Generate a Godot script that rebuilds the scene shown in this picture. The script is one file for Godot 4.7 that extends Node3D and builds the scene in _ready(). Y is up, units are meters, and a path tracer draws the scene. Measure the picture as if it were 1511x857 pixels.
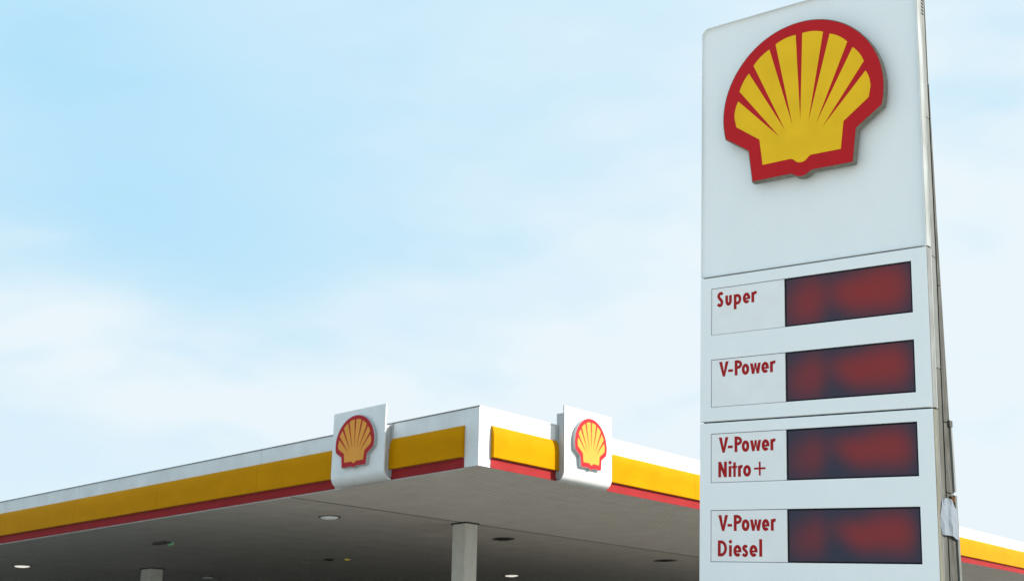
extends Node3D
# A filling-station canopy and its price sign, seen from the road under a pale, hazy sky.

var mats := {}
var taken := {}

# ---------------------------------------------------------------- naming and grouping
func numbered(called: String) -> String:
	var n: int = taken.get(called, 0)
	taken[called] = n + 1
	return called if n == 0 else "%s_%03d" % [called, n]

func tag(o: Node, label := "", category := "", group := "", kind := "") -> void:
	if label: o.set_meta("label", label)
	if category: o.set_meta("category", category)
	if group: o.set_meta("group", group)
	if kind: o.set_meta("kind", kind)

func base(called: String, at: Vector3, label: String, category: String, group := "", turn := Basis.IDENTITY) -> Node3D:
	var o := Node3D.new()
	o.name = numbered(called)
	add_child(o, true)
	o.transform = Transform3D(turn, at)
	tag(o, label, category, group)
	return o

func part(called: String, st: SurfaceTool, m: Material, parent: Node) -> MeshInstance3D:
	var o := MeshInstance3D.new()
	o.name = called
	o.mesh = st.commit()
	o.material_override = m
	o.cast_shadow = GeometryInstance3D.SHADOW_CASTING_SETTING_ON
	parent.add_child(o, true)
	return o

# ---------------------------------------------------------------- mesh helpers
func mb() -> SurfaceTool:
	var st := SurfaceTool.new()
	st.begin(Mesh.PRIMITIVE_TRIANGLES)
	return st

func tri(st: SurfaceTool, a: Vector3, b: Vector3, c: Vector3, out: Vector3) -> void:
	var n := (a - c).cross(a - b)
	if n.length_squared() < 1e-16: return
	if n.dot(out) < 0.0:
		var t := b
		b = c
		c = t
		n = -n
	n = n.normalized()
	for p in [a, b, c]:
		st.set_normal(n)
		st.set_uv(Vector2(0, 0))
		st.add_vertex(p)

func quad(st: SurfaceTool, a: Vector3, b: Vector3, c: Vector3, d: Vector3, out: Vector3) -> void:
	tri(st, a, b, c, out)
	tri(st, a, c, d, out)

func straight(u: float, v: float, w: float) -> Vector3:
	return Vector3(u, v, w)

func inset(poly: PackedVector2Array, by: float) -> PackedVector2Array:
	var r := PackedVector2Array()
	var n := poly.size()
	for i in n:
		var e0 := (poly[i] - poly[(i + n - 1) % n]).normalized()
		var e1 := (poly[(i + 1) % n] - poly[i]).normalized()
		var n0 := Vector2(-e0.y, e0.x)
		var n1 := Vector2(-e1.y, e1.x)
		var m := n0 + n1
		if m.length() < 1e-4: m = n0
		m = m.normalized()
		r.append(poly[i] + m * (by / maxf(0.35, m.dot(n0))))
	return r

# a plate: polygon in (u, v), from depth w0 to w1 (its face), edges of the face chamfered
func prism(st: SurfaceTool, poly: PackedVector2Array, w0: float, w1: float, f: Callable, bevel := 0.0, back := true) -> void:
	if not Geometry2D.is_polygon_clockwise(poly) == false:
		poly = poly.duplicate()
		poly.reverse()
	var o: Vector3 = f.call(0.0, 0.0, 0.0)
	var wz: Vector3 = (f.call(0.0, 0.0, 1.0) - o) * signf(w1 - w0)
	var ux: Vector3 = f.call(1.0, 0.0, 0.0) - o
	var vy: Vector3 = f.call(0.0, 1.0, 0.0) - o
	var face := inset(poly, bevel) if bevel > 0.0 else poly
	var wb := w1 - bevel * signf(w1 - w0)
	var ix := Geometry2D.triangulate_polygon(face)
	for k in range(0, ix.size(), 3):
		tri(st, f.call(face[ix[k]].x, face[ix[k]].y, w1), f.call(face[ix[k + 1]].x, face[ix[k + 1]].y, w1), f.call(face[ix[k + 2]].x, face[ix[k + 2]].y, w1), wz)
	if back:
		ix = Geometry2D.triangulate_polygon(poly)
		for k in range(0, ix.size(), 3):
			tri(st, f.call(poly[ix[k]].x, poly[ix[k]].y, w0), f.call(poly[ix[k + 1]].x, poly[ix[k + 1]].y, w0), f.call(poly[ix[k + 2]].x, poly[ix[k + 2]].y, w0), -wz)
	var n := poly.size()
	for i in n:
		var a := poly[i]
		var b := poly[(i + 1) % n]
		var e := (b - a).normalized()
		var out: Vector3 = ux * e.y - vy * e.x
		quad(st, f.call(a.x, a.y, w0), f.call(b.x, b.y, w0), f.call(b.x, b.y, wb), f.call(a.x, a.y, wb), out)
		if bevel > 0.0:
			var c := face[i]
			var d := face[(i + 1) % n]
			quad(st, f.call(a.x, a.y, wb), f.call(b.x, b.y, wb), f.call(d.x, d.y, w1), f.call(c.x, c.y, w1), out + wz)

func rect(u0: float, v0: float, u1: float, v1: float) -> PackedVector2Array:
	return PackedVector2Array([Vector2(u0, v0), Vector2(u1, v0), Vector2(u1, v1), Vector2(u0, v1)])

func rounded(u0: float, v0: float, u1: float, v1: float, bl: float, br: float, tr: float, tl: float) -> PackedVector2Array:
	var r := PackedVector2Array()
	var cs := [[Vector2(u0 + bl, v0 + bl), bl, PI], [Vector2(u1 - br, v0 + br), br, 1.5 * PI], [Vector2(u1 - tr, v1 - tr), tr, 0.0], [Vector2(u0 + tl, v1 - tl), tl, 0.5 * PI]]
	for c in cs:
		if c[1] <= 0.0:
			r.append(c[0])
			continue
		for k in 9:
			var a: float = c[2] + 0.5 * PI * k / 8.0
			r.append(c[0] + Vector2(cos(a), sin(a)) * c[1])
	return r

func box(st: SurfaceTool, u0: float, v0: float, w0: float, u1: float, v1: float, w1: float, f: Callable, bevel := 0.0) -> void:
	prism(st, rect(u0, v0, u1, v1), w0, w1, f, bevel)

# a section in (o, h) drawn along s: section points are (o, h), front is +o
func extrude(st: SurfaceTool, section: PackedVector2Array, s0: float, s1: float, f: Callable) -> void:
	if Geometry2D.is_polygon_clockwise(section):
		section = section.duplicate()
		section.reverse()
	var o: Vector3 = f.call(0.0, 0.0, 0.0)
	var along: Vector3 = f.call(1.0, 0.0, 0.0) - o
	var rise: Vector3 = f.call(0.0, 1.0, 0.0) - o
	var proud: Vector3 = f.call(0.0, 0.0, 1.0) - o
	var ix := Geometry2D.triangulate_polygon(section)
	for k in range(0, ix.size(), 3):
		for e in [[s0, -along], [s1, along]]:
			tri(st, f.call(e[0], section[ix[k]].y, section[ix[k]].x), f.call(e[0], section[ix[k + 1]].y, section[ix[k + 1]].x), f.call(e[0], section[ix[k + 2]].y, section[ix[k + 2]].x), e[1])
	var n := section.size()
	var en := PackedVector2Array()
	for i in n:
		var d := (section[(i + 1) % n] - section[i]).normalized()
		en.append(Vector2(d.y, -d.x))
	for i in n:
		var a := section[i]
		var b := section[(i + 1) % n]
		# normals run smoothly round gentle bends and break at sharp ones
		var na := (en[i] + en[(i + n - 1) % n]).normalized() if en[i].dot(en[(i + n - 1) % n]) > .8 else en[i]
		var nb := (en[i] + en[(i + 1) % n]).normalized() if en[i].dot(en[(i + 1) % n]) > .8 else en[i]
		var v := [f.call(s0, a.y, a.x), f.call(s1, a.y, a.x), f.call(s1, b.y, b.x), f.call(s0, b.y, b.x)]
		var nv := [na, na, nb, nb]
		var out := proud * en[i].x + rise * en[i].y
		var order := [0, 1, 2, 0, 2, 3]
		if (v[0] - v[2]).cross(v[0] - v[1]).dot(out) < 0.0:
			order = [0, 2, 1, 0, 3, 2]
		for k in order:
			st.set_normal((proud * nv[k].x + rise * nv[k].y).normalized())
			st.set_uv(Vector2(0, 0))
			st.add_vertex(v[k])

# a ring or cup turned round the local y axis: profile points are (radius, y)
func lathe(st: SurfaceTool, profile: Array, sides: int, at := Vector3.ZERO) -> void:
	for k in sides:
		var a0 := TAU * k / sides
		var a1 := TAU * (k + 1) / sides
		for j in profile.size() - 1:
			var p: Vector2 = profile[j]
			var q: Vector2 = profile[j + 1]
			var dd := q - p
			var mid := (a0 + a1) * 0.5
			var out := Vector3(cos(mid) * -dd.y, dd.x, sin(mid) * -dd.y)
			quad(st, at + Vector3(cos(a0) * p.x, p.y, sin(a0) * p.x), at + Vector3(cos(a1) * p.x, p.y, sin(a1) * p.x), at + Vector3(cos(a1) * q.x, q.y, sin(a1) * q.x), at + Vector3(cos(a0) * q.x, q.y, sin(a0) * q.x), out)

# a painted stroke of even width along a path in the plane
func stroke(st: SurfaceTool, pts: PackedVector2Array, wide: float, w: float, f: Callable, closed := false) -> void:
	var l := PackedVector2Array()
	var r := PackedVector2Array()
	var n := pts.size()
	for i in n:
		var a := pts[(i + n - 1) % n] if closed or i > 0 else pts[i]
		var b := pts[(i + 1) % n] if closed or i < n - 1 else pts[i]
		var d0 := (pts[i] - a).normalized() if pts[i] != a else (b - pts[i]).normalized()
		var d1 := (b - pts[i]).normalized() if pts[i] != b else d0
		var n0 := Vector2(-d0.y, d0.x)
		var m := (n0 + Vector2(-d1.y, d1.x)).normalized()
		var k := wide * 0.5 / maxf(0.4, m.dot(n0))
		l.append(pts[i] + m * k)
		r.append(pts[i] - m * k)
	var out: Vector3 = f.call(0.0, 0.0, 1.0) - f.call(0.0, 0.0, 0.0)
	for i in (n if closed else n - 1):
		var j := (i + 1) % n
		quad(st, f.call(l[i].x, l[i].y, w), f.call(l[j].x, l[j].y, w), f.call(r[j].x, r[j].y, w), f.call(r[i].x, r[i].y, w), out)

func ellipse_arc(c: Vector2, rx: float, ry: float, a0: float, a1: float, n := 20) -> PackedVector2Array:
	var p := PackedVector2Array()
	for k in n + 1:
		var a := deg_to_rad(lerpf(a0, a1, float(k) / n))
		p.append(c + Vector2(cos(a) * rx, sin(a) * ry))
	return p

func smooth_path(p: Array, x0: float, y0: float, w: float, h: float) -> PackedVector2Array:
	var r := PackedVector2Array()
	var n := p.size()
	for i in n - 1:
		for k in 5:
			var t := k / 5.0
			var q: Vector2 = (p[i] as Vector2).cubic_interpolate(p[i + 1], p[maxi(i - 1, 0)], p[mini(i + 2, n - 1)], t)
			r.append(Vector2(x0 + q.x * w, y0 + q.y * h))
	r.append(Vector2(x0 + p[n - 1].x * w, y0 + p[n - 1].y * h))
	return r

# one letter between x0 and x1, standing on y; cap is the height of its capitals
func letter(st: SurfaceTool, ch: String, x0: float, x1: float, y: float, cap: float, f: Callable, z: float) -> void:
	var sw := cap * 0.205
	var xh := cap * 0.705
	var hs := sw * 0.5
	var w := x1 - x0
	var z2 := z + 0.0004
	var z3 := z + 0.0008
	var mid := (x0 + x1) * 0.5
	match ch:
		"S":
			stroke(st, smooth_path([Vector2(.84, .80), Vector2(.66, .895), Vector2(.42, .88), Vector2(.22, .74), Vector2(.34, .58), Vector2(.64, .42), Vector2(.76, .25), Vector2(.60, .10), Vector2(.36, .085), Vector2(.08, .19)], x0, y - 0.01 * cap, w, cap * 1.02), sw, z, f)
		"s":
			stroke(st, smooth_path([Vector2(.82, .78), Vector2(.58, .89), Vector2(.30, .82), Vector2(.26, .66), Vector2(.52, .52), Vector2(.76, .38), Vector2(.74, .19), Vector2(.46, .10), Vector2(.08, .22)], x0, y - 0.01 * cap, w, xh * 1.04), sw * .92, z, f)
		"V", "v":
			var p := PackedVector2Array([Vector2(x0, y + cap), Vector2(x0 + sw * 1.12, y + cap), Vector2(mid, y + cap * .36), Vector2(x1 - sw * 1.12, y + cap), Vector2(x1, y + cap), Vector2(mid + hs * .8, y), Vector2(mid - hs * .8, y)])
			prism(st, p, z - .0006, z, f, 0.0, false)
		"w":
			var a := sw * .95
			var q := w * .27
			var p := PackedVector2Array([Vector2(x0, y + xh), Vector2(x0 + a, y + xh), Vector2(x0 + q + a * .42, y + xh * .42), Vector2(mid - a * .42, y + xh), Vector2(mid + a * .42, y + xh), Vector2(x1 - q - a * .42, y + xh * .42), Vector2(x1 - a, y + xh), Vector2(x1, y + xh), Vector2(x1 - q + a * .4, y), Vector2(x1 - q - a * .5, y), Vector2(mid, y + xh * .56), Vector2(x0 + q + a * .5, y), Vector2(x0 + q - a * .4, y)])
			prism(st, p, z - .0006, z, f, 0.0, false)
		"-":
			prism(st, rect(x0, y + cap * .27, x1, y + cap * .44), z - .0006, z, f, 0.0, false)
		"+":
			stroke(st, PackedVector2Array([Vector2(x0, y + cap * .475), Vector2(x1, y + cap * .475)]), cap * .125, z, f)
			stroke(st, PackedVector2Array([Vector2(mid, y + cap * .03), Vector2(mid, y + cap * .9)]), cap * .125, z2, f)
		"P", "D":
			stroke(st, PackedVector2Array([Vector2(x0 + hs, y), Vector2(x0 + hs, y + cap)]), sw, z, f)
			var ry := cap * (.29 if ch == "P" else .5) - hs * .92
			var c := Vector2(x0 + w * .34, y + cap - hs * .92 - ry)
			var p := PackedVector2Array([Vector2(x0 + hs, c.y + ry)])
			p.append_array(ellipse_arc(c, x1 - hs - c.x, ry, 90, -90))
			p.append(Vector2(x0 + hs, c.y - ry))
			stroke(st, p, sw * .94, z2, f)
		"N":
			stroke(st, PackedVector2Array([Vector2(x0 + hs, y), Vector2(x0 + hs, y + cap)]), sw, z, f)
			stroke(st, PackedVector2Array([Vector2(x1 - hs, y), Vector2(x1 - hs, y + cap)]), sw, z2, f)
			prism(st, PackedVector2Array([Vector2(x0, y + cap), Vector2(x0 + sw, y + cap), Vector2(x1, y), Vector2(x1 - sw, y)]), z3 - .0004, z3, f, 0.0, false)
		"o":
			stroke(st, ellipse_arc(Vector2(mid, y + xh * .5), w * .5 - hs, xh * .52 - hs, 0, 360 - 12, 29), sw, z, f, true)
		"e":
			stroke(st, ellipse_arc(Vector2(mid, y + xh * .5), w * .5 - hs, xh * .52 - hs, 4, 318, 26), sw, z, f)
			stroke(st, PackedVector2Array([Vector2(x0 + sw * .7, y + xh * .46), Vector2(x1, y + xh * .46)]), sw * .62, z2, f)
		"p":
			stroke(st, PackedVector2Array([Vector2(x0 + hs, y - cap * .31), Vector2(x0 + hs, y + xh)]), sw, z, f)
			stroke(st, ellipse_arc(Vector2(x0 + w * .46, y + xh * .5), x1 - hs - x0 - w * .46, xh * .52 - hs, 150, -150, 24), sw * .96, z2, f)
		"u":
			var ry := xh * .36
			var p := PackedVector2Array([Vector2(x0 + hs, y + xh), Vector2(x0 + hs, y + ry + hs * .9)])
			var arc := ellipse_arc(Vector2(mid, y + ry + hs * .9), w * .5 - hs, ry, 180, 360, 16)
			p.append_array(arc.slice(1))
			p.append(Vector2(x1 - hs, y + xh))
			stroke(st, p, sw, z, f)
		"r":
			stroke(st, PackedVector2Array([Vector2(x0 + hs, y), Vector2(x0 + hs, y + xh)]), sw, z, f)
			stroke(st, smooth_path([Vector2(.22, .58), Vector2(.42, .78), Vector2(.66, .88), Vector2(1.0, .86)], x0, y, w, xh * 1.04), sw * .95, z2, f)
		"i":
			stroke(st, PackedVector2Array([Vector2(mid, y), Vector2(mid, y + xh)]), sw, z, f)
			prism(st, ellipse_arc(Vector2(mid, y + cap * .92), sw * .56, sw * .56, 0, 345, 23), z - .0006, z, f, 0.0, false)
		"t":
			stroke(st, PackedVector2Array([Vector2(mid, y), Vector2(mid, y + cap * .93)]), sw * .88, z, f)
			stroke(st, PackedVector2Array([Vector2(x0 - .009, y + xh - sw * .36), Vector2(x1 + .006, y + xh - sw * .36)]), sw * .72, z2, f)
		"l":
			stroke(st, PackedVector2Array([Vector2(mid, y), Vector2(mid, y + cap * 1.07)]), sw, z, f)

# ---------------------------------------------------------------- materials
func noise_tex(seed_: int, freq: float, lo: Color, hi: Color, mid_at := 0.5, size := 512, octaves := 4) -> NoiseTexture2D:
	var n := FastNoiseLite.new()
	n.seed = seed_
	n.noise_type = FastNoiseLite.TYPE_SIMPLEX_SMOOTH
	n.frequency = freq
	n.fractal_octaves = octaves
	var g := Gradient.new()
	g.set_color(0, lo)
	g.set_color(1, hi)
	g.set_offset(0, mid_at - 0.4)
	g.set_offset(1, mid_at + 0.4)
	var t := NoiseTexture2D.new()
	t.width = size
	t.height = size
	t.seamless = true
	t.noise = n
	t.color_ramp = g
	return t

func paint(called: String, c: Color, rough: float, wear := 0.06, scale := Vector3(.35, .12, .35), metal := 0.0, seed_ := 3) -> StandardMaterial3D:
	var m := StandardMaterial3D.new()
	m.resource_name = called
	m.albedo_color = c.linear_to_srgb()
	m.roughness = rough
	m.metallic = metal
	m.metallic_specular = 0.28
	if wear > 0.0:
		m.albedo_texture = noise_tex(seed_, 0.012, Color(1 - wear, 1 - wear, 1 - wear * 1.15), Color(1, 1, 1))
		m.uv1_triplanar = true
		m.uv1_world_triplanar = true
		m.uv1_scale = scale
	mats[called] = m
	return m

func make_materials() -> void:
	paint("sign_white", Color(.87, .90, .915), .38, .012, Vector3(.5, .16, .5), 0, 11)
	paint("plate_white", Color(.87, .88, .89), .30, .03, Vector3(.7, .7, .7), 0, 12)
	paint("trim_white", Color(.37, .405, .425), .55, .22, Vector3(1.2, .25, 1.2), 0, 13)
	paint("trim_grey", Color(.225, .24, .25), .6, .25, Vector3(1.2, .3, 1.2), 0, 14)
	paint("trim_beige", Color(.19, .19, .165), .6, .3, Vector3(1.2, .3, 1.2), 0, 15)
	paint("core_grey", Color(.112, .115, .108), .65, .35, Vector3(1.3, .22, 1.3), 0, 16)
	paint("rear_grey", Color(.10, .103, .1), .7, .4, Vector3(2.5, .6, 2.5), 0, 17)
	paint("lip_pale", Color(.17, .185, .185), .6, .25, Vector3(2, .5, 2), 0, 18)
	paint("gap_dark", Color(.018, .017, .014), .9, 0)
	paint("rust", Color(.14, .055, .022), .9, .6, Vector3(9, 9, 9), 0, 19)
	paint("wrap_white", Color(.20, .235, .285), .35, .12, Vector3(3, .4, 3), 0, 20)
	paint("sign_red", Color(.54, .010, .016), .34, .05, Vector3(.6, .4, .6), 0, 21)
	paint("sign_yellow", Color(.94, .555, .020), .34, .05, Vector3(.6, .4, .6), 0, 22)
	paint("emblem_side", Color(.25, .235, .195), .5, .2, Vector3(2, 2, 2), 0, 23)
	paint("lettering_red", Color(.40, .012, .014), .5, .06, Vector3(4, 4, 4), 0, 24)
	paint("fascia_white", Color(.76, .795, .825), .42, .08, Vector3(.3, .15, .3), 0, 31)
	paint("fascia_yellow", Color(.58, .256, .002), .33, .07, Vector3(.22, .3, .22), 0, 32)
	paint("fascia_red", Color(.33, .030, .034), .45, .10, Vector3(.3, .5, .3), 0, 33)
	paint("pod_yellow", Color(.80, .345, .055), .36, .05, Vector3(.6, .4, .6), 0, 34)
	paint("pod_red", Color(.45, .018, .024), .36, .05, Vector3(.6, .4, .6), 0, 35)
	paint("pod_white", Color(.78, .81, .83), .35, .05, Vector3(.5, .3, .5), 0, 36)
	paint("pod_grey", Color(.48, .51, .53), .45, .12, Vector3(.5, .3, .5), 0, 37)
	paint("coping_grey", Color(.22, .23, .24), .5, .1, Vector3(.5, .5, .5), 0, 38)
	paint("soffit", Color(.76, .72, .69), .62, .06, Vector3(.16, .16, .16), 0, 39)
	paint("soffit_gap", Color(.05, .045, .04), .9, 0)
	paint("roofing", Color(.25, .25, .25), .9, .2, Vector3(.2, .2, .2), 0, 40)
	paint("column_paint", Color(.78, .77, .71), .5, .06, Vector3(.8, .3, .8), 0, 41)
	paint("collar", Color(.06, .055, .05), .7, 0)
	paint("lamp_ring", Color(.13, .125, .115), .5, .1, Vector3(3, 3, 3), 0, 42)
	paint("lamp_dark", Color(.04, .038, .035), .25, 0)
	paint("forecourt", Color(.20, .197, .19), .9, .3, Vector3(.13, .13, .13), 0, 51)
	paint("soil", Color(.48, .475, .45), .95, .12, Vector3(.05, .05, .05), 0, 52)
	paint("concrete", Color(.36, .355, .34), .9, .25, Vector3(.9, .9, .9), 0, 53)
	for g in [["lamp_silver", Color(.70, .72, .72), Color(.10, .11, .11)], ["lamp_lit", Color(.8, .8, .78), Color(.55, .52, .46)], ["lamp_amber", Color(.75, .62, .12), Color(.10, .085, .008)], ["lamp_dim", Color(.55, .57, .58), Color(.03, .032, .034)], ["pilot_green", Color(.12, .26, .15), Color(.02, .06, .03)]]:
		var m := StandardMaterial3D.new()
		m.resource_name = g[0]
		m.albedo_color = (g[1] as Color).linear_to_srgb()
		m.roughness = .4
		m.emission_enabled = true
		m.emission = (g[2] as Color).linear_to_srgb()
		mats[g[0]] = m

# the unlit dark glass of a price display with its red digits smeared into soft light
func display_material(k: int) -> StandardMaterial3D:
	var w := 192
	var h := 76
	var a := Image.create_empty(w, h, false, Image.FORMAT_RGBA8)
	var e := Image.create_empty(w, h, false, Image.FORMAT_RGBA8)
	var wide: float = [1.25, 1.12, 1.0, 0.95][k]
	var left_: float = [1.25, 1.1, .85, .85][k]
	var spots := [[.07, .62, .085, .26, .30], [.145, .55, .075, .30, .42], [.235, .50, .06, .28, .62], [.40, .36, .075, .17, .34], [.50, .44, .07, .18, .70], [.585, .56, .075, .20, .80], [.67, .40, .08, .24, .72], [.76, .46, .075, .25, .78], [.85, .44, .07, .27, .92], [.92, .50, .05, .26, .34]]
	var rng := RandomNumberGenerator.new()
	rng.seed = 90 + k
	for y in h:
		for x in w:
			var u := (x + .5) / w
			var v := (y + .5) / h
			var r := 0.0
			for s in spots:
				var dx: float = (u - s[0]) / (s[2] * wide)
				var dy: float = (v - s[1]) / (s[3] * wide)
				r += s[4] * (left_ if s[0] < .3 else 1.0) * exp(-.5 * (dx * dx + dy * dy))
			r = 1.0 - exp(-r * .85)
			var grain := rng.randf_range(.96, 1.04)
			var base_c := Color(.046, .05, .078).lerp(Color(.026, .02, .024), r)
			base_c = Color(base_c.r * grain, base_c.g * grain, base_c.b * grain)
			if u < .008 or u > .992 or v < .02 or v > .98:
				base_c = Color(.012, .012, .016)
				r = 0.0
			a.set_pixel(x, y, base_c.linear_to_srgb())
			var glow := Color(.145 * pow(r, 1.3), .010 * r, .006 * r)
			e.set_pixel(x, y, glow.linear_to_srgb())
	var m := StandardMaterial3D.new()
	m.resource_name = "display_glass"
	m.albedo_texture = ImageTexture.create_from_image(a)
	m.roughness = .45
	m.metallic_specular = .2
	m.emission_enabled = true
	m.emission = Color.BLACK
	m.emission_operator = BaseMaterial3D.EMISSION_OP_ADD
	m.emission_texture = ImageTexture.create_from_image(e)
	return m

# ---------------------------------------------------------------- sky
func sky_image() -> Image:
	var w := 2048
	var h := 1024
	var im := Image.create_empty(w, h, false, Image.FORMAT_RGB8)
	var big := FastNoiseLite.new()
	big.seed = 41
	big.noise_type = FastNoiseLite.TYPE_SIMPLEX_SMOOTH
	big.frequency = 1.6
	big.fractal_octaves = 5
	big.fractal_gain = 0.45
	var fine := FastNoiseLite.new()
	fine.seed = 77
	fine.noise_type = FastNoiseLite.TYPE_SIMPLEX_SMOOTH
	fine.frequency = 4.5
	fine.fractal_octaves = 4
	var sun := Vector3(.86, .46, .11).normalized()
	# long veils of thin cloud: azimuth, elevation, half-length, half-height in degrees, tilt, strength
	var veils := [[-23.0, 13.2, 8.0, 2.2, -.14, .42], [-24.0, 22.5, 9.5, 5.0, -.12, -.32], [-6.0, 21.0, 8.0, 5.0, -.2, .10], [-13.0, 10.2, 13.0, 2.0, -.16, .24], [-2.0, 16.2, 6.0, 1.0, .18, .16], [6.0, 8.0, 16.0, 3.2, .05, .30], [20.0, 16.0, 11.0, 13.0, .3, .34], [-40.0, 20.0, 14.0, 4.0, .1, .4], [48.0, 24.0, 16.0, 6.0, .1, .4], [-75.0, 30.0, 20.0, 6.0, .2, .35], [110.0, 22.0, 25.0, 7.0, -.1, .4], [170.0, 26.0, 30.0, 8.0, .1, .4], [-130.0, 20.0, 24.0, 7.0, .1, .4]]
	var ground := Color(.40, .42, .42)
	var g8 := ground.linear_to_srgb()
	for y in h:
		var el := PI * .5 - PI * (y + .5) / h
		if el < -.03:
			im.fill_rect(Rect2i(0, y, w, 1), g8)
			continue
		var ce := cos(el)
		var se := sin(el)
		var ed := rad_to_deg(el)
		for x in w:
			var az := TAU * (x + .5) / w
			if az > PI: az -= TAU
			var d := Vector3(sin(az) * ce, se, -cos(az) * ce)
			var ad := rad_to_deg(az)
			var n := big.get_noise_3d(d.x, d.y * 3.2, d.z)
			var m := fine.get_noise_3d(d.x, d.y * 3.0 + n * .12, d.z)
			var toward := acos(clampf(d.dot(sun), -1, 1))
			var white := .38 + .62 * exp(-pow(toward / 1.25, 2)) + .42 * exp(-pow(maxf(ed, 0) / 11.0, 1.3)) - .06 * smoothstep(22, 75, ed)
			white += .13 * n + .05 * m
			for v in veils:
				var da: float = wrapf(ad - v[0], -180.0, 180.0)
				var de: float = ed - v[1] - da * v[4] - (n * 2.2 + m * 1.1)
				if absf(da) < v[2] * 2.6 and absf(de) < v[3] * 2.6:
					white += v[5] * exp(-.5 * (da * da / (v[2] * v[2]) + de * de / (v[3] * v[3]))) * (.8 + .9 * m + .4 * n)
			white = clampf(white, 0.0, 1.0)
			white = white * white * (3.0 - 2.0 * white) * .45 + white * .55
			var c := Color(.285, .69, .955).lerp(Color(.835, .93, .982), white)
			im.set_pixel(x, y, c.linear_to_srgb())
	return im

# ---------------------------------------------------------------- camera, sky, sun
const PITCH := 15.4554
const ROLL := 1.0

func _ready() -> void:
	var cam := Camera3D.new()
	cam.name = "camera"
	add_child(cam)
	var p := deg_to_rad(PITCH)
	var t := deg_to_rad(ROLL)
	var up0 := Vector3(0, cos(p), sin(p))
	var rt := Vector3.RIGHT * cos(t) + up0 * sin(t)
	var up := up0 * cos(t) - Vector3.RIGHT * sin(t)
	cam.transform = Transform3D(Basis(rt, up, rt.cross(up)), Vector3(0, 1.6, 0))
	var att := CameraAttributesPhysical.new()
	att.frustum_focal_length = 12.0 / tan(deg_to_rad(26.082 * .5))
	att.frustum_focus_distance = 11.8
	att.exposure_aperture = 4.5
	cam.attributes = att
	cam.fov = 26.082
	cam.near = 0.05
	cam.far = 3000.0
	cam.current = true

	var env := Environment.new()
	env.background_mode = Environment.BG_SKY
	env.sky = Sky.new()
	var pano := PanoramaSkyMaterial.new()
	pano.energy_multiplier = 0.625
	pano.panorama = ImageTexture.create_from_image(sky_image())
	env.sky.sky_material = pano
	env.tonemap_mode = Environment.TONE_MAPPER_LINEAR
	env.tonemap_exposure = 1.6
	env.sdfgi_enabled = true
	env.ssao_enabled = true
	env.ssil_enabled = true
	var we := WorldEnvironment.new()
	we.name = "world_environment"
	we.environment = env
	add_child(we)

	var sun := DirectionalLight3D.new()
	sun.name = "sun"
	sun.light_energy = 1.6
	sun.light_color = Color(1.0, .97, .925)
	sun.light_angular_distance = 0.5
	sun.shadow_enabled = true
	add_child(sun)
	sun.look_at_from_position(Vector3(86, 46, 11), Vector3.ZERO, Vector3.UP)

	make_materials()
	(mats.fascia_yellow as StandardMaterial3D).metallic_specular = .1
	(mats.fascia_red as StandardMaterial3D).metallic_specular = .12
	(mats.sign_yellow as StandardMaterial3D).metallic_specular = .2
	build_ground()
	build_canopy()
	build_pods()
	build_lamps()
	build_sign()

# ---------------------------------------------------------------- ground
func build_ground() -> void:
	var st := mb()
	quad(st, Vector3(-1200, -.04, -1200), Vector3(1200, -.04, -1200), Vector3(1200, -.04, 1200), Vector3(-1200, -.04, 1200), Vector3.UP)
	tag(part("ground", st, mats.soil, self), "", "", "", "structure")
	st = mb()
	var o := Vector3(CORNER.x, 0, CORNER.z)
	prism(st, rect(-12, -13, 46, 50), -.15, -.02, func(u: float, v: float, w: float) -> Vector3: return o + Vector3(ALONG[0].x * u + ALONG[1].x * v, w, ALONG[0].z * u + ALONG[1].z * v))
	tag(part("forecourt_pavement", st, mats.forecourt, self), "", "", "", "structure")

# ---------------------------------------------------------------- canopy
const CORNER := Vector3(-.639, 5.027, -26.028)
const ALONG := [Vector3(-.7724, -.0543, -.6328), Vector3(.6427, -.0187, -.7659)]
const OUT := [Vector3(-.6337, 0, .7736), Vector3(.7660, 0, .6428)]
const TOP := 1.232

func on_side(k: int) -> Callable:
	var d: Vector3 = ALONG[k]
	var n: Vector3 = OUT[k]
	return func(s: float, h: float, o: float) -> Vector3: return d * s + n * o + Vector3(0, CORNER.y + h, 0)

# a point of the underside: a metres along the left edge, b along the right edge, y metres above it
func under(a: float, b: float, y := 0.0) -> Vector3:
	return ALONG[0] * a + ALONG[1] * b + Vector3(0, CORNER.y + y, 0)

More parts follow.
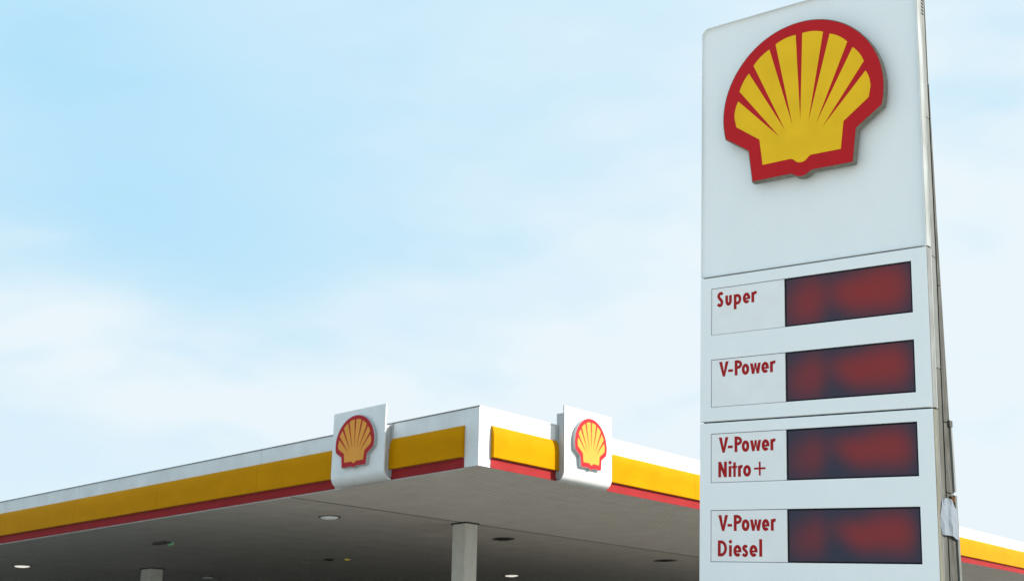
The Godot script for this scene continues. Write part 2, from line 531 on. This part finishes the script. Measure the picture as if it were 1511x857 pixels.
func build_canopy() -> void:
	var foot := Vector3(CORNER.x, 0, CORNER.z)
	var cn := base("fuel_canopy", foot, "large flat forecourt canopy with white, yellow and red edge bands behind the price sign", "canopy")
	var deep_a := 36.0
	var deep_b := 39.0
	# the yellow band's rounded section, the red strip tucked below it, the white board behind both
	var band := PackedVector2Array([Vector2(.002, .212), Vector2(.083, .212), Vector2(.09, .219), Vector2(.092, .54), Vector2(.089, .64), Vector2(.081, .73), Vector2(.067, .80), Vector2(.050, .85), Vector2(.030, .88), Vector2(.014, .889), Vector2(.002, .89)])
	var strip := PackedVector2Array([Vector2(.002, -.006), Vector2(.016, -.006), Vector2(.012, .207), Vector2(.002, .207)])
	var joints := [[0.39, 4.3, 6.98, 10.95, 14.75, 18.6, 22.4, 26.2, 30.0, 33.8, deep_a], [0.385, 4.55, 8.35, 12.15, 15.95, 19.75, 23.55, 27.35, 31.15, 34.95, deep_b]]
	for k in 2:
		var f := on_side(k)
		var j: Array = joints[k]
		for i in j.size() - 1:
			var g := .004 if i > 0 else 0.0
			var s0: float = j[i] + g
			var s1: float = j[i + 1] - .004
			var st := mb()
			box(st, s0, 0.0, -.05, s1, TOP, 0.0, f, .003)
			part("fascia_panel", st, mats.fascia_white, cn)
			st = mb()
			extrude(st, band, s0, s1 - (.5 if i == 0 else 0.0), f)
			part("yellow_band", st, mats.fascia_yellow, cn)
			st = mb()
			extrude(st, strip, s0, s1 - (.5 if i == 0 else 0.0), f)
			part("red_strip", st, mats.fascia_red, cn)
		if k == 0:
			var drip := mb()
			box(drip, .42, -.026, -.045, deep_a, -.008, -.012, f)
			part("drip_edge", drip, mats.fascia_white, cn)
		var st2 := mb()
		box(st2, .0, TOP + .002, -.07, (deep_a if k == 0 else deep_b), TOP + .026, .012, f, .003)
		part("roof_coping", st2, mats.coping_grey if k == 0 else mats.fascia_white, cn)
	# plain white corner: one bent board
	var st := mb()
	var l: Vector3 = ALONG[0]
	var r: Vector3 = ALONG[1]
	var y0 := Vector3(0, CORNER.y, 0)
	var y1 := Vector3(0, CORNER.y + TOP, 0)
	var plan := [r * .381, Vector3.ZERO, l * .386, l * .386 - OUT[0] * .05, (l + r) * .05, r * .381 - OUT[1] * .05]
	var outs := [OUT[1], OUT[0], l, -OUT[0], -OUT[1], r]
	for i in 6:
		quad(st, plan[i] + y0, plan[(i + 1) % 6] + y0, plan[(i + 1) % 6] + y1, plan[i] + y1, outs[i])
	for yy in [y0, y1]:
		var o := Vector3.UP if yy == y1 else Vector3.DOWN
		quad(st, plan[0] + yy, plan[1] + yy, plan[4] + yy, plan[5] + yy, o)
		quad(st, plan[1] + yy, plan[2] + yy, plan[3] + yy, plan[4] + yy, o)
	part("corner_panel", st, mats.fascia_white, cn)
	# roof deck and far sides
	st = mb()
	var c4 := [under(.06, .06, .95), under(deep_a, .06, .95), under(deep_a, deep_b, .95), under(.06, deep_b, .95)]
	var lo := [under(.06, .06, .06), under(deep_a, .06, .06), under(deep_a, deep_b, .06), under(.06, deep_b, .06)]
	quad(st, c4[0], c4[1], c4[2], c4[3], Vector3.UP)
	quad(st, lo[0], lo[1], lo[2], lo[3], Vector3.DOWN)
	for i in 4:
		var mid: Vector3 = (lo[i] + lo[(i + 1) % 4]) * .5 - under(deep_a * .5, deep_b * .5, .06)
		quad(st, lo[i], lo[(i + 1) % 4], c4[(i + 1) % 4], c4[i], mid)
	part("roof_deck", st, mats.roofing, cn)
	# soffit: narrow boards run parallel to the right edge; one dark joint per row of columns
	var narrow := mb()
	var wide := mb()
	var rng := RandomNumberGenerator.new()
	rng.seed = 5
	var a := .03
	while a < deep_a - .2:
		var first := a < 5.9
		var w := .15 if first else .30
		if a + w > 5.97 and first:
			w = 5.97 - a
		if a + w > 21.57 and a < 21.5:
			w = 21.57 - a
		var gap := .034 if first else .006
		var sag := rng.randf_range(-.0012, .0012)
		board(narrow if first else wide, a, a + w - gap, .03, deep_b, sag, .012 if first else .005)
		a += w
		if absf(a - 5.97) < .01 or absf(a - 21.57) < .01:
			a += .055
	tag(part("soffit_boards", narrow, mats.soffit, cn), "", "", "", "stuff")
	tag(part("soffit_sheets", wide, mats.soffit, cn), "", "", "", "stuff")
	st = mb()
	quad(st, under(.03, .03, .03), under(deep_a, .03, .03), under(deep_a, deep_b, .03), under(.03, deep_b, .03), Vector3.DOWN)
	part("soffit_backing", st, mats.soffit_gap, cn)
	# square columns with a dark collar where they meet the soffit
	for c in [[6.03, 6.42, .5], [21.5, 7.35, .55], [6.03, 24.0, .5], [21.5, 24.9, .55]]:
		st = mb()
		var half: float = c[2] * .5
		var q: Array = []
		for e in [[-1, -1], [1, -1], [1, 1], [-1, 1]]:
			q.append([c[0] + e[0] * half, c[1] + e[1] * half])
		column(st, q, half, .028)
		part("column", st, mats.column_paint, cn)
		st = mb()
		var mid := under(c[0], c[1], 0)
		for i in 4:
			var p0 := under(c[0] + (q[i][0] - c[0]) * 1.1, c[1] + (q[i][1] - c[1]) * 1.1, -.004)
			var p1 := under(c[0] + (q[(i + 1) % 4][0] - c[0]) * 1.1, c[1] + (q[(i + 1) % 4][1] - c[1]) * 1.1, -.004)
			var dn := Vector3(0, -.035, 0)
			quad(st, p0, p1, p1 + dn, p0 + dn, (p0 + p1) * .5 - mid)
			tri(st, p0 + dn, p1 + dn, mid + dn + Vector3(0, -.004, 0), Vector3.DOWN)
		part("column_collar", st, mats.collar, cn)

func column(st: SurfaceTool, q: Array, half: float, ch: float) -> void:
	var ring: Array = []
	for i in 4:
		var prev: Array = q[(i + 3) % 4]
		var next: Array = q[(i + 1) % 4]
		var me: Array = q[i]
		for o in [prev, next]:
			var k := ch / (2.0 * half)
			ring.append([me[0] + (o[0] - me[0]) * k, me[1] + (o[1] - me[1]) * k])
	var c := Vector3.ZERO
	for r in ring:
		c += under(r[0], r[1]) / ring.size()
	for i in ring.size():
		var a0 := under(ring[i][0], ring[i][1], -.03)
		var a1 := under(ring[(i + 1) % 8][0], ring[(i + 1) % 8][1], -.03)
		quad(st, Vector3(a0.x, 0, a0.z), Vector3(a1.x, 0, a1.z), a1, a0, (a0 + a1) * .5 - c)

func board(st: SurfaceTool, a0: float, a1: float, b0: float, b1: float, sag: float, ch: float) -> void:
	var out := Vector3.DOWN
	quad(st, under(a0 + ch, b0, sag), under(a1 - ch, b0, sag), under(a1 - ch, b1, sag), under(a0 + ch, b1, sag), out)
	quad(st, under(a0, b0, sag + ch), under(a0 + ch, b0, sag), under(a0 + ch, b1, sag), under(a0, b1, sag + ch), out + (ALONG[0] as Vector3) * -1)
	quad(st, under(a1, b0, sag + ch), under(a1 - ch, b0, sag), under(a1 - ch, b1, sag), under(a1, b1, sag + ch), out + (ALONG[0] as Vector3))

# ---------------------------------------------------------------- emblem
func scallop(from: Vector2, to: Vector2, bulge: float, n := 7) -> PackedVector2Array:
	var r := PackedVector2Array()
	var d := to - from
	var nn := Vector2(d.y, -d.x).normalized()
	for k in range(1, n):
		var t := float(k) / n
		r.append(from + d * t + nn * bulge * 4.0 * t * (1.0 - t))
	return r

func mirrored(right: PackedVector2Array) -> PackedVector2Array:
	var r := right.duplicate()
	for i in range(right.size() - 1, -1, -1):
		if absf(right[i].x) > 1e-4:
			r.append(Vector2(-right[i].x, right[i].y))
	return r

func emblem_outline() -> PackedVector2Array:
	var r := PackedVector2Array()
	r.append(Vector2(0, -.040))
	for p in [Vector2(.028, -.038), Vector2(.055, -.029), Vector2(.078, -.013), Vector2(.098, .0), Vector2(.122, .003), Vector2(.516, .0), Vector2(.556, .325), Vector2(.806, .496)]:
		r.append(p)
	var c := Vector2(0, .717)
	var a0 := (Vector2(.806, .496) - c).angle()
	for k in range(1, 25):
		var a := lerpf(a0, PI * .5, k / 24.0)
		var rad := lerpf(.836, .823, minf(1.0, k / 12.0))
		r.append(c + Vector2(cos(a), sin(a)) * rad)
	r[r.size() - 1].x = 0.0
	return mirrored(r)

func emblem_rays() -> PackedVector2Array:
	var r := PackedVector2Array()
	r.append(Vector2(0, .104))
	for p in [Vector2(.028, .107), Vector2(.052, .121), Vector2(.074, .143), Vector2(.1, .158), Vector2(.398, .155), Vector2(.430, .419), Vector2(.68, .60)]:
		r.append(p)
	var lobes := [[Vector2(.700, .70), Vector2(.658, .866), .012, Vector2(.2145, .40)], [Vector2(.644, .966), Vector2(.539, 1.132), .012, Vector2(.155, .451)], [Vector2(.488, 1.2), Vector2(.315, 1.329), .014, Vector2(.079, .484)], [Vector2(.248, 1.366), Vector2(.035, 1.41), .014, Vector2(0, .513)]]
	for l in lobes:
		r.append(l[0])
		r.append_array(scallop(l[0], l[1], l[2]))
		r.append(l[1])
		r.append(l[3])
	return mirrored(r)

# a shallow box with a red front and the yellow rays laid on it; parts of o, or sub-parts below its own box
func add_emblem(o: Node3D, f: Callable, deep: float, sides: Material, red: Material, yellow: Material) -> void:
	var out := emblem_outline()
	var st := mb()
	prism(st, out, 0.0, deep, f, .004)
	var body := part("emblem", st, sides, o)
	st = mb()
	prism(st, inset(ccw(out), .010), deep - .002, deep + .003, f, 0.0, false)
	part("red_face", st, red, body)
	st = mb()
	prism(st, emblem_rays(), deep + .003, deep + .007, f, 0.0, false)
	part("yellow_rays", st, yellow, body)

func ccw(p: PackedVector2Array) -> PackedVector2Array:
	if Geometry2D.is_polygon_clockwise(p):
		p = p.duplicate()
		p.reverse()
	return p

# ---------------------------------------------------------------- the two emblem boxes on the canopy edge
func build_pods() -> void:
	var says := ["white emblem box on the shaded left canopy edge, left of the corner", "sunlit white emblem box on the canopy edge, between corner and price sign"]
	var spans := [[2.48, 4.14, .29, 1.64], [2.585, 4.40, .27, 1.665]]
	for k in 2:
		var s0: float = spans[k][0]
		var s1: float = spans[k][1]
		var front: float = spans[k][2]
		var top: float = spans[k][3]
		var g := on_side(k)
		var foot: Vector3 = g.call((s0 + s1) * .5, .0, 0.0)
		var o := base("canopy_sign", foot + Vector3(CORNER.x, 0, CORNER.z), says[k], "sign", "emblem sign boxes on the canopy edge")
		var f := func(s: float, h: float, w: float) -> Vector3: return g.call(s, h, w) - foot
		# bent front sheet: flat above, curling in below
		var rad := .24
		var bot := -.022
		var sec := PackedVector2Array([Vector2(front, top), Vector2(front, rad + bot)])
		for i in range(1, 15):
			var a := -PI * .5 * i / 14.0
			sec.append(Vector2(front - rad + cos(a) * rad, rad + bot + sin(a) * rad))
		sec.append(Vector2(.05, bot))
		sec.append(Vector2(.05, bot + .035))
		for i in range(14, 0, -1):
			var a := -PI * .5 * i / 14.0
			sec.append(Vector2(front - rad + cos(a) * (rad - .035), rad + bot + sin(a) * (rad - .035)))
		sec.append(Vector2(front - .035, rad + bot))
		sec.append(Vector2(front - .035, top))
		var st := mb()
		extrude(st, sec, s0, s1, f)
		part("front_sheet", st, mats.pod_white, o)
		st = mb()
		var core := PackedVector2Array([Vector2(.012, .03), Vector2(.012, TOP - .05 if k == 0 else top - .16), Vector2(front - .04, TOP - .05 if k == 0 else top - .16), Vector2(front - .04, rad + bot)])
		for i in range(1, 12):
			var a := -PI * .5 * i / 14.0
			core.append(Vector2(front - rad + cos(a) * (rad - .04), rad + bot + sin(a) * (rad - .04)))
		extrude(st, core, s0 + .05, s1 - .05, f)
		part("box_body", st, mats.pod_grey, o)
		for s in [s0 + .02, s1 - .03]:
			st = mb()
			box(st, s, .05, .003, s + .011, top - .42, .06, f, .0)
			part("edge_bracket", st, mats.pod_grey, o)
		var mid := (s0 + s1) * .5 + (.02 if k == 0 else -.02)
		var size := .745
		# the emblem reads the right way round from outside
		var turn := -1.0 if k == 0 else 1.0
		var e := func(u: float, v: float, w: float) -> Vector3: return f.call(mid + u * size * turn, .345 + v * size, front + .012 + w)
		add_emblem(o, e, .075, mats.pod_grey, mats.pod_red, mats.pod_yellow)

# ---------------------------------------------------------------- lamps in the soffit
func build_lamps() -> void:
	var l: Vector3 = ALONG[0]
	var r: Vector3 = ALONG[1]
	var y := r.cross(l).normalized()
	if y.y < 0: y = -y
	var x := (l - y * l.dot(y)).normalized()
	var turn := Basis(x, y, x.cross(y))
	var lamps := [
		[7.70, 2.98, .24, "lamp_silver", "round silvery ceiling lamp just behind the soffit joint, left of the near column"],
		[23.7, 3.68, .26, "lamp_lit", "bright ceiling lamp near the left end of the canopy underside"],
		[14.53, 10.09, .10, "lamp_amber", "small yellow ceiling lamp left of the near column"],
		[7.42, 9.72, .28, "lamp_dark", "dark unlit round ceiling lamp just right of the near column"],
		[14.40, 18.57, .26, "lamp_lit", "bright ceiling lamp deep under the canopy, right of the near column"],
		[7.36, 18.47, .34, "lamp_dark", "dark unlit round ceiling lamp close to the price sign"],
		[22.64, 10.61, .22, "lamp_dim", "dim greyish ceiling lamp right of the far left column"],
		[15.10, 9.80, .16, "lamp_dark", "small dark ceiling lamp beside the yellow one"]]
	for i in lamps.size():
		var d: Array = lamps[i]
		var at := under(d[0], d[1], 0) + Vector3(CORNER.x, 0, CORNER.z)
		var o := base("ceiling_lamp", at, d[4], "ceiling lamp", "round lamps in the canopy soffit", turn)
		var rad: float = d[2]
		var st := mb()
		lathe(st, [Vector2(rad * 1.22, .02), Vector2(rad * 1.22, -.012), Vector2(rad * 1.17, -.022), Vector2(rad * 1.02, -.022), Vector2(rad * .98, .0)], 28)
		part("ring", st, mats.lamp_ring, o)
		st = mb()
		lathe(st, [Vector2(rad, -.004), Vector2(rad * .96, -.026), Vector2(rad * .8, -.042), Vector2(rad * .5, -.055), Vector2(0.0005, -.06)], 28)
		part("lens", st, mats[d[3]], o)
	var at2 := under(15.1, 3.1, 0) + Vector3(CORNER.x, 0, CORNER.z)
	var o2 := base("emergency_light", at2, "dark flat ceiling unit with a small green light, above the far left column", "emergency light", "", turn)
	var st3 := mb()
	box(st3, -.36, -.06, -.11, .30, .012, .11, straight, .008)
	part("housing", st3, mats.lamp_ring, o2)
	st3 = mb()
	lathe(st3, [Vector2(.10, .0), Vector2(.10, -.05), Vector2(.07, -.085), Vector2(.0005, -.095)], 18, Vector3(-.1, -.0, .26))
	part("green_lens", st3, mats.pilot_green, o2)

# ---------------------------------------------------------------- price sign
const SIGN_YAW := -39.15
const SIGN_LEAN := -1.856
const SIGN_AT := Vector3(1.8436, 5.0057, -11.7726)
const WIDE := 2.25
const UP_FROM_BASE := 4.98

func sf(u: float, v: float, w: float) -> Vector3:
	return Vector3(u - WIDE * .5, v + UP_FROM_BASE, w)

# how deep the sign is at height v: it grows thicker towards the ground
func rear(v: float) -> float:
	return .305 - .052 * v if v < 0 else .305 - .040 * v

func build_sign() -> void:
	var turn := Basis(Vector3.UP, deg_to_rad(SIGN_YAW)) * Basis(Vector3.BACK, deg_to_rad(SIGN_LEAN))
	var foot := SIGN_AT + turn.x * WIDE * .5 - turn.y * UP_FROM_BASE
	var o := base("price_sign", foot, "tall white roadside price sign with big emblem and four red displays", "price sign", "", turn)
	var f := sf
	var low := -UP_FROM_BASE + .25
	var ft := .10            # depth of the front trays
	# front trays: one with the emblem, two with prices, a blank one at the bottom
	var spans := [[.008, 2.655], [-1.409, -.006], [-2.905, -1.424], [low, -2.919]]
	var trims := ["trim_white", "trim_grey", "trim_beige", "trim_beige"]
	var openings := [[], [[-.580, -.1165], [-1.277, -.816]], [[-1.986, -1.5256], [-2.706, -2.236]], []]
	var names := ["emblem_panel", "price_panel", "price_panel", "base_panel"]
	var words := [
		[["Super", -.3040, [[.1868, .2496], [.2746, .3411], [.3659, .4439], [.4630, .5378], [.5539, .6068]]]],
		[["V-Power", -.9890, [[.2069, .306], [.3040, .3520], [.3745, .4505], [.4495, .5235], [.5360, .6440], [.6530, .7270], [.7420, .7930]]]],
		[["V-Power", -1.7085, [[.2050, .303], [.3005, .3488], [.3712, .4472], [.4465, .5207], [.5330, .6413], [.6510, .7250], [.7389, .7860]]], ["Nitro+", -1.9360, [[.2003, .2867], [.3100, .3330], [.3509, .3868], [.4067, .4504], [.4597, .5368], [.5720, .6845]]]],
		[["V-Power", -2.4265, [[.2008, .299], [.2970, .3400], [.3620, .4420], [.4430, .5190], [.5280, .6400], [.6480, .7190], [.7360, .7810]]], ["Diesel", -2.6550, [[.1968, .2889], [.3126, .3379], [.3575, .4358], [.4475, .5019], [.5212, .5981], [.6207, .6435]]]]]
	var n := 0
	for i in 4:
		var v0: float = spans[i][0]
		var v1: float = spans[i][1]
		var st := mb()
		var face := mb()
		var tray: MeshInstance3D
		if openings[i].is_empty():
			var corner := .085 if i == 0 else .006
			prism(st, rounded(0, v0, WIDE, v1, .006, .006, corner, corner), -.035, 0, f, .006)
			tray = part(names[i], st, mats.sign_white, o)
		else:
			# a flat face cut out round its two price windows, with returns into them
			var us := [.006, .1185, 2.1100, WIDE - .006]
			var cuts: Array = openings[i]
			frame_face(st, v0 + .006, v1 - .006, us, cuts, f)
			var ring := rect(0, v0, WIDE, v1)
			var inn := inset(ring, .006)
			for e in 4:
				var a := ring[e]
				var b := ring[(e + 1) % 4]
				var c := inn[e]
				var d := inn[(e + 1) % 4]
				var nn := (b - a).normalized()
				var out := Vector3(nn.y, -nn.x, 0)
				quad(st, f.call(a.x, a.y, -.006), f.call(b.x, b.y, -.006), f.call(d.x, d.y, 0), f.call(c.x, c.y, 0), out + Vector3.BACK)
				quad(st, f.call(a.x, a.y, -.035), f.call(b.x, b.y, -.035), f.call(b.x, b.y, -.006), f.call(a.x, a.y, -.006), out)
			tray = part(names[i], st, mats.sign_white, o)
			for c in cuts:
				var back := mb()
				box(back, .119, c[0] + .0005, -.036, 2.1095, c[1] - .0005, -.016, f)
				part("window_backing", back, mats.gap_dark, tray)
				var pl := mb()
				prism(pl, rect(.1245, c[0] + .005, .893, c[1] - .005), -.0155, -.004, f, .0025)
				part("name_plate", pl, mats.plate_white, tray)
				pl = mb()
				var d0 := Vector2(.899, c[0] + .003)
				var d1 := Vector2(2.1075, c[1] - .003)
				display(pl, d0, d1, -.010, f)
				part("price_display", pl, display_material(n), tray)
				var z := -.0030
				for line in words[n]:
					pl = mb()
					var text: String = line[0]
					for q in text.length():
						letter(pl, text[q], line[2][q][0] - .002, line[2][q][1] + .002, line[1], .144, f, z + .00015 * (q % 2))
					part("lettering", pl, mats.lettering_red, tray)
				n += 1
		# the tray's return, seen from the side, its colour darker on the lower panels
		st = mb()
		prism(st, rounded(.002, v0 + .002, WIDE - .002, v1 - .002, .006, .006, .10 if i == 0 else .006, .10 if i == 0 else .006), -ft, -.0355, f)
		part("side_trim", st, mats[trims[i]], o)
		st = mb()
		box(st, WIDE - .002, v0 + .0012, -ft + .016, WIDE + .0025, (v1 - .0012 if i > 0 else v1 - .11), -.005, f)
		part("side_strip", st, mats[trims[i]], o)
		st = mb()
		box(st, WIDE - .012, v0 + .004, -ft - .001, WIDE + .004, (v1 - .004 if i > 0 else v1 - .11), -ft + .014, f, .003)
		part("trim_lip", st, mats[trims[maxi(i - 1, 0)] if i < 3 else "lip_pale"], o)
	# dark structure showing in the joints
	var st2 := mb()
	box(st2, .012, low, -.098, WIDE - .012, 2.50, -.06, f)
	part("inner_frame", st2, mats.gap_dark, o)
	# side casing: pieces stacked one on another, with fine joints
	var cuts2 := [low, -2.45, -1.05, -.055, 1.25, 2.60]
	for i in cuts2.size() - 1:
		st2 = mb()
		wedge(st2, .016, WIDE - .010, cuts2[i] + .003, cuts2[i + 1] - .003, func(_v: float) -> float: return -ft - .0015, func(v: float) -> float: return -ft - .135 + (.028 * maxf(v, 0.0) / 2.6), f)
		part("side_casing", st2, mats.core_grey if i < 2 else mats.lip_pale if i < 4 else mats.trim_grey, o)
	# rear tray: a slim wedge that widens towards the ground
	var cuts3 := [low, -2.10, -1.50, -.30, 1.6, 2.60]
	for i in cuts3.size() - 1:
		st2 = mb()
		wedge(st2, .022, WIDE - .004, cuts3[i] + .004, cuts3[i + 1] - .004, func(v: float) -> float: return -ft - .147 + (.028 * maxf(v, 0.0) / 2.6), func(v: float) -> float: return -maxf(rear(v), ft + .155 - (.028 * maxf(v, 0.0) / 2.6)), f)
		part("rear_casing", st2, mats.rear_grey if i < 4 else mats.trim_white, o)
		if i < 2:
			st2 = mb()
			wedge(st2, WIDE - .045, WIDE + .012, cuts3[i] + .02, minf(cuts3[i + 1] - .012, 1.2), func(v: float) -> float: return -rear(v) + .018 + .012 * clampf(-v - 2.0, 0.0, 2.0), func(v: float) -> float: return -rear(v) - .012 - .02 * clampf(-v - 1.6, 0.0, 1.2), f)
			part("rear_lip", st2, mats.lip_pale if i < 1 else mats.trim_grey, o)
	# dark groove between casing and rear tray
	st2 = mb()
	wedge(st2, .05, WIDE - .03, low, 2.4, func(_v: float) -> float: return -ft - .10, func(_v: float) -> float: return -ft - .16, f)
	part("groove", st2, mats.gap_dark, o)
	# rusty clamp, joint clips
	st2 = mb()
	box(st2, WIDE - .02, -2.175, -.385, WIDE + .016, -2.125, -.30, f, .004)
	part("rusty_clamp", st2, mats.rust, o)
	for v in [-1.5]:
		st2 = mb()
		box(st2, WIDE - .02, v - .03, -rear(v) - .016, WIDE + .016, v + .022, -rear(v) + .05, f, .003)
		part("joint_clip", st2, mats.rear_grey, o)
	# ventilation slots near the top of the side
	for k in 9:
		st2 = mb()
		var v := 2.262 + .034 * k
		box(st2, WIDE - .012, v, -.190, WIDE - .0075, v + .013, -.088, f)
		part("vent_slot", st2, mats.gap_dark, o)
	# torn white plastic sheet taped round the side
	st2 = mb()
	var path := [Vector2(WIDE + .006, -.055), Vector2(WIDE + .018, -.10), Vector2(WIDE + .020, -.16), Vector2(WIDE + .008, -.235), Vector2(WIDE + .024, -.27), Vector2(WIDE + .022, -.36), Vector2(WIDE + .014, -.43)]
	var rows := [-2.155, -2.22, -2.30, -2.38, -2.46]
	var jag := [0.0, -.012, .0, .006, .0, -.075, -.10]
	var grow := [[.05, .02, .0, 0, 0, 0, -.03], [.03, .012, 0, 0, 0, 0, -.012], [.0, .0, 0, 0, 0, 0, 0], [.0, 0, 0, 0, 0, 0, .01], [.02, 0, 0, 0, 0, 0, .02]]
	for j in rows.size() - 1:
		for i in path.size() - 1:
			var qs := []
			for e in [[i, j], [i + 1, j], [i + 1, j + 1], [i, j + 1]]:
				var pp: Vector2 = path[e[0]]
				var bend := .004 * sin(e[0] * 2.1 + e[1] * 1.7)
				var drop: float = jag[e[0]] if e[1] == 0 else (jag[e[0]] * .25 if e[1] == rows.size() - 1 else 0.0)
				qs.append(f.call(pp.x + bend, rows[e[1]] + drop, pp.y - grow[e[1]][e[0]]))
			quad(st2, qs[0], qs[1], qs[2], qs[3], Vector3.RIGHT)
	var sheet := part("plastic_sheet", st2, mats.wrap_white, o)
	sheet.set_meta("label", "torn white plastic sheet taped round the side")
	# emblem
	var e := func(u: float, v: float, w: float) -> Vector3: return f.call(1.128 + u, .855 + v, .012 + w)
	add_emblem(o, e, .072, mats.emblem_side, mats.sign_red, mats.sign_yellow)
	# foot
	st2 = mb()
	box(st2, -.12, -UP_FROM_BASE - .1, -.62, WIDE + .12, low - .004, .12, f, .02)
	part("plinth", st2, mats.concrete, o)

func display(st: SurfaceTool, a: Vector2, b: Vector2, w: float, f: Callable) -> void:
	var q := [[Vector2(a.x, b.y), Vector2(0, 0)], [Vector2(b.x, b.y), Vector2(1, 0)], [Vector2(b.x, a.y), Vector2(1, 1)], [Vector2(a.x, a.y), Vector2(0, 1)]]
	for k in [0, 1, 2, 0, 2, 3]:
		st.set_normal(Vector3.BACK)
		st.set_uv(q[k][1])
		st.add_vertex(f.call(q[k][0].x, q[k][0].y, w))

func frame_face(st: SurfaceTool, v0: float, v1: float, us: Array, cuts: Array, f: Callable) -> void:
	var vs := [v0, cuts[1][0], cuts[1][1], cuts[0][0], cuts[0][1], v1]
	for j in 5:
		for i in 3:
			if i == 1 and (j == 1 or j == 3): continue
			quad(st, f.call(us[i], vs[j], 0), f.call(us[i + 1], vs[j], 0), f.call(us[i + 1], vs[j + 1], 0), f.call(us[i], vs[j + 1], 0), Vector3.BACK)
	for c in cuts:
		for e in [[us[1], c[0], us[2], c[0], Vector3.UP], [us[1], c[1], us[2], c[1], Vector3.DOWN], [us[1], c[0], us[1], c[1], Vector3.RIGHT], [us[2], c[0], us[2], c[1], Vector3.LEFT]]:
			quad(st, f.call(e[0], e[1], 0), f.call(e[2], e[3], 0), f.call(e[2], e[3], -.035), f.call(e[0], e[1], -.035), e[4])

# a casing between u0 and u1 whose front and back faces lean as given by fw and bw
func wedge(st: SurfaceTool, u0: float, u1: float, v0: float, v1: float, fw: Callable, bw: Callable, f: Callable) -> void:
	var steps := [v0, v1] if not (v0 < 0 and v1 > 0) else [v0, 0.0, v1]
	for i in steps.size() - 1:
		var a: float = steps[i]
		var b: float = steps[i + 1]
		var p := [f.call(u0, a, fw.call(a)), f.call(u1, a, fw.call(a)), f.call(u1, a, bw.call(a)), f.call(u0, a, bw.call(a))]
		var q := [f.call(u0, b, fw.call(b)), f.call(u1, b, fw.call(b)), f.call(u1, b, bw.call(b)), f.call(u0, b, bw.call(b))]
		var outs := [Vector3.BACK, Vector3.RIGHT, Vector3.FORWARD, Vector3.LEFT]
		for k in 4:
			quad(st, p[k], p[(k + 1) % 4], q[(k + 1) % 4], q[k], outs[k])
		if i == 0: quad(st, p[0], p[1], p[2], p[3], Vector3.DOWN)
		if i == steps.size() - 2: quad(st, q[0], q[1], q[2], q[3], Vector3.UP)
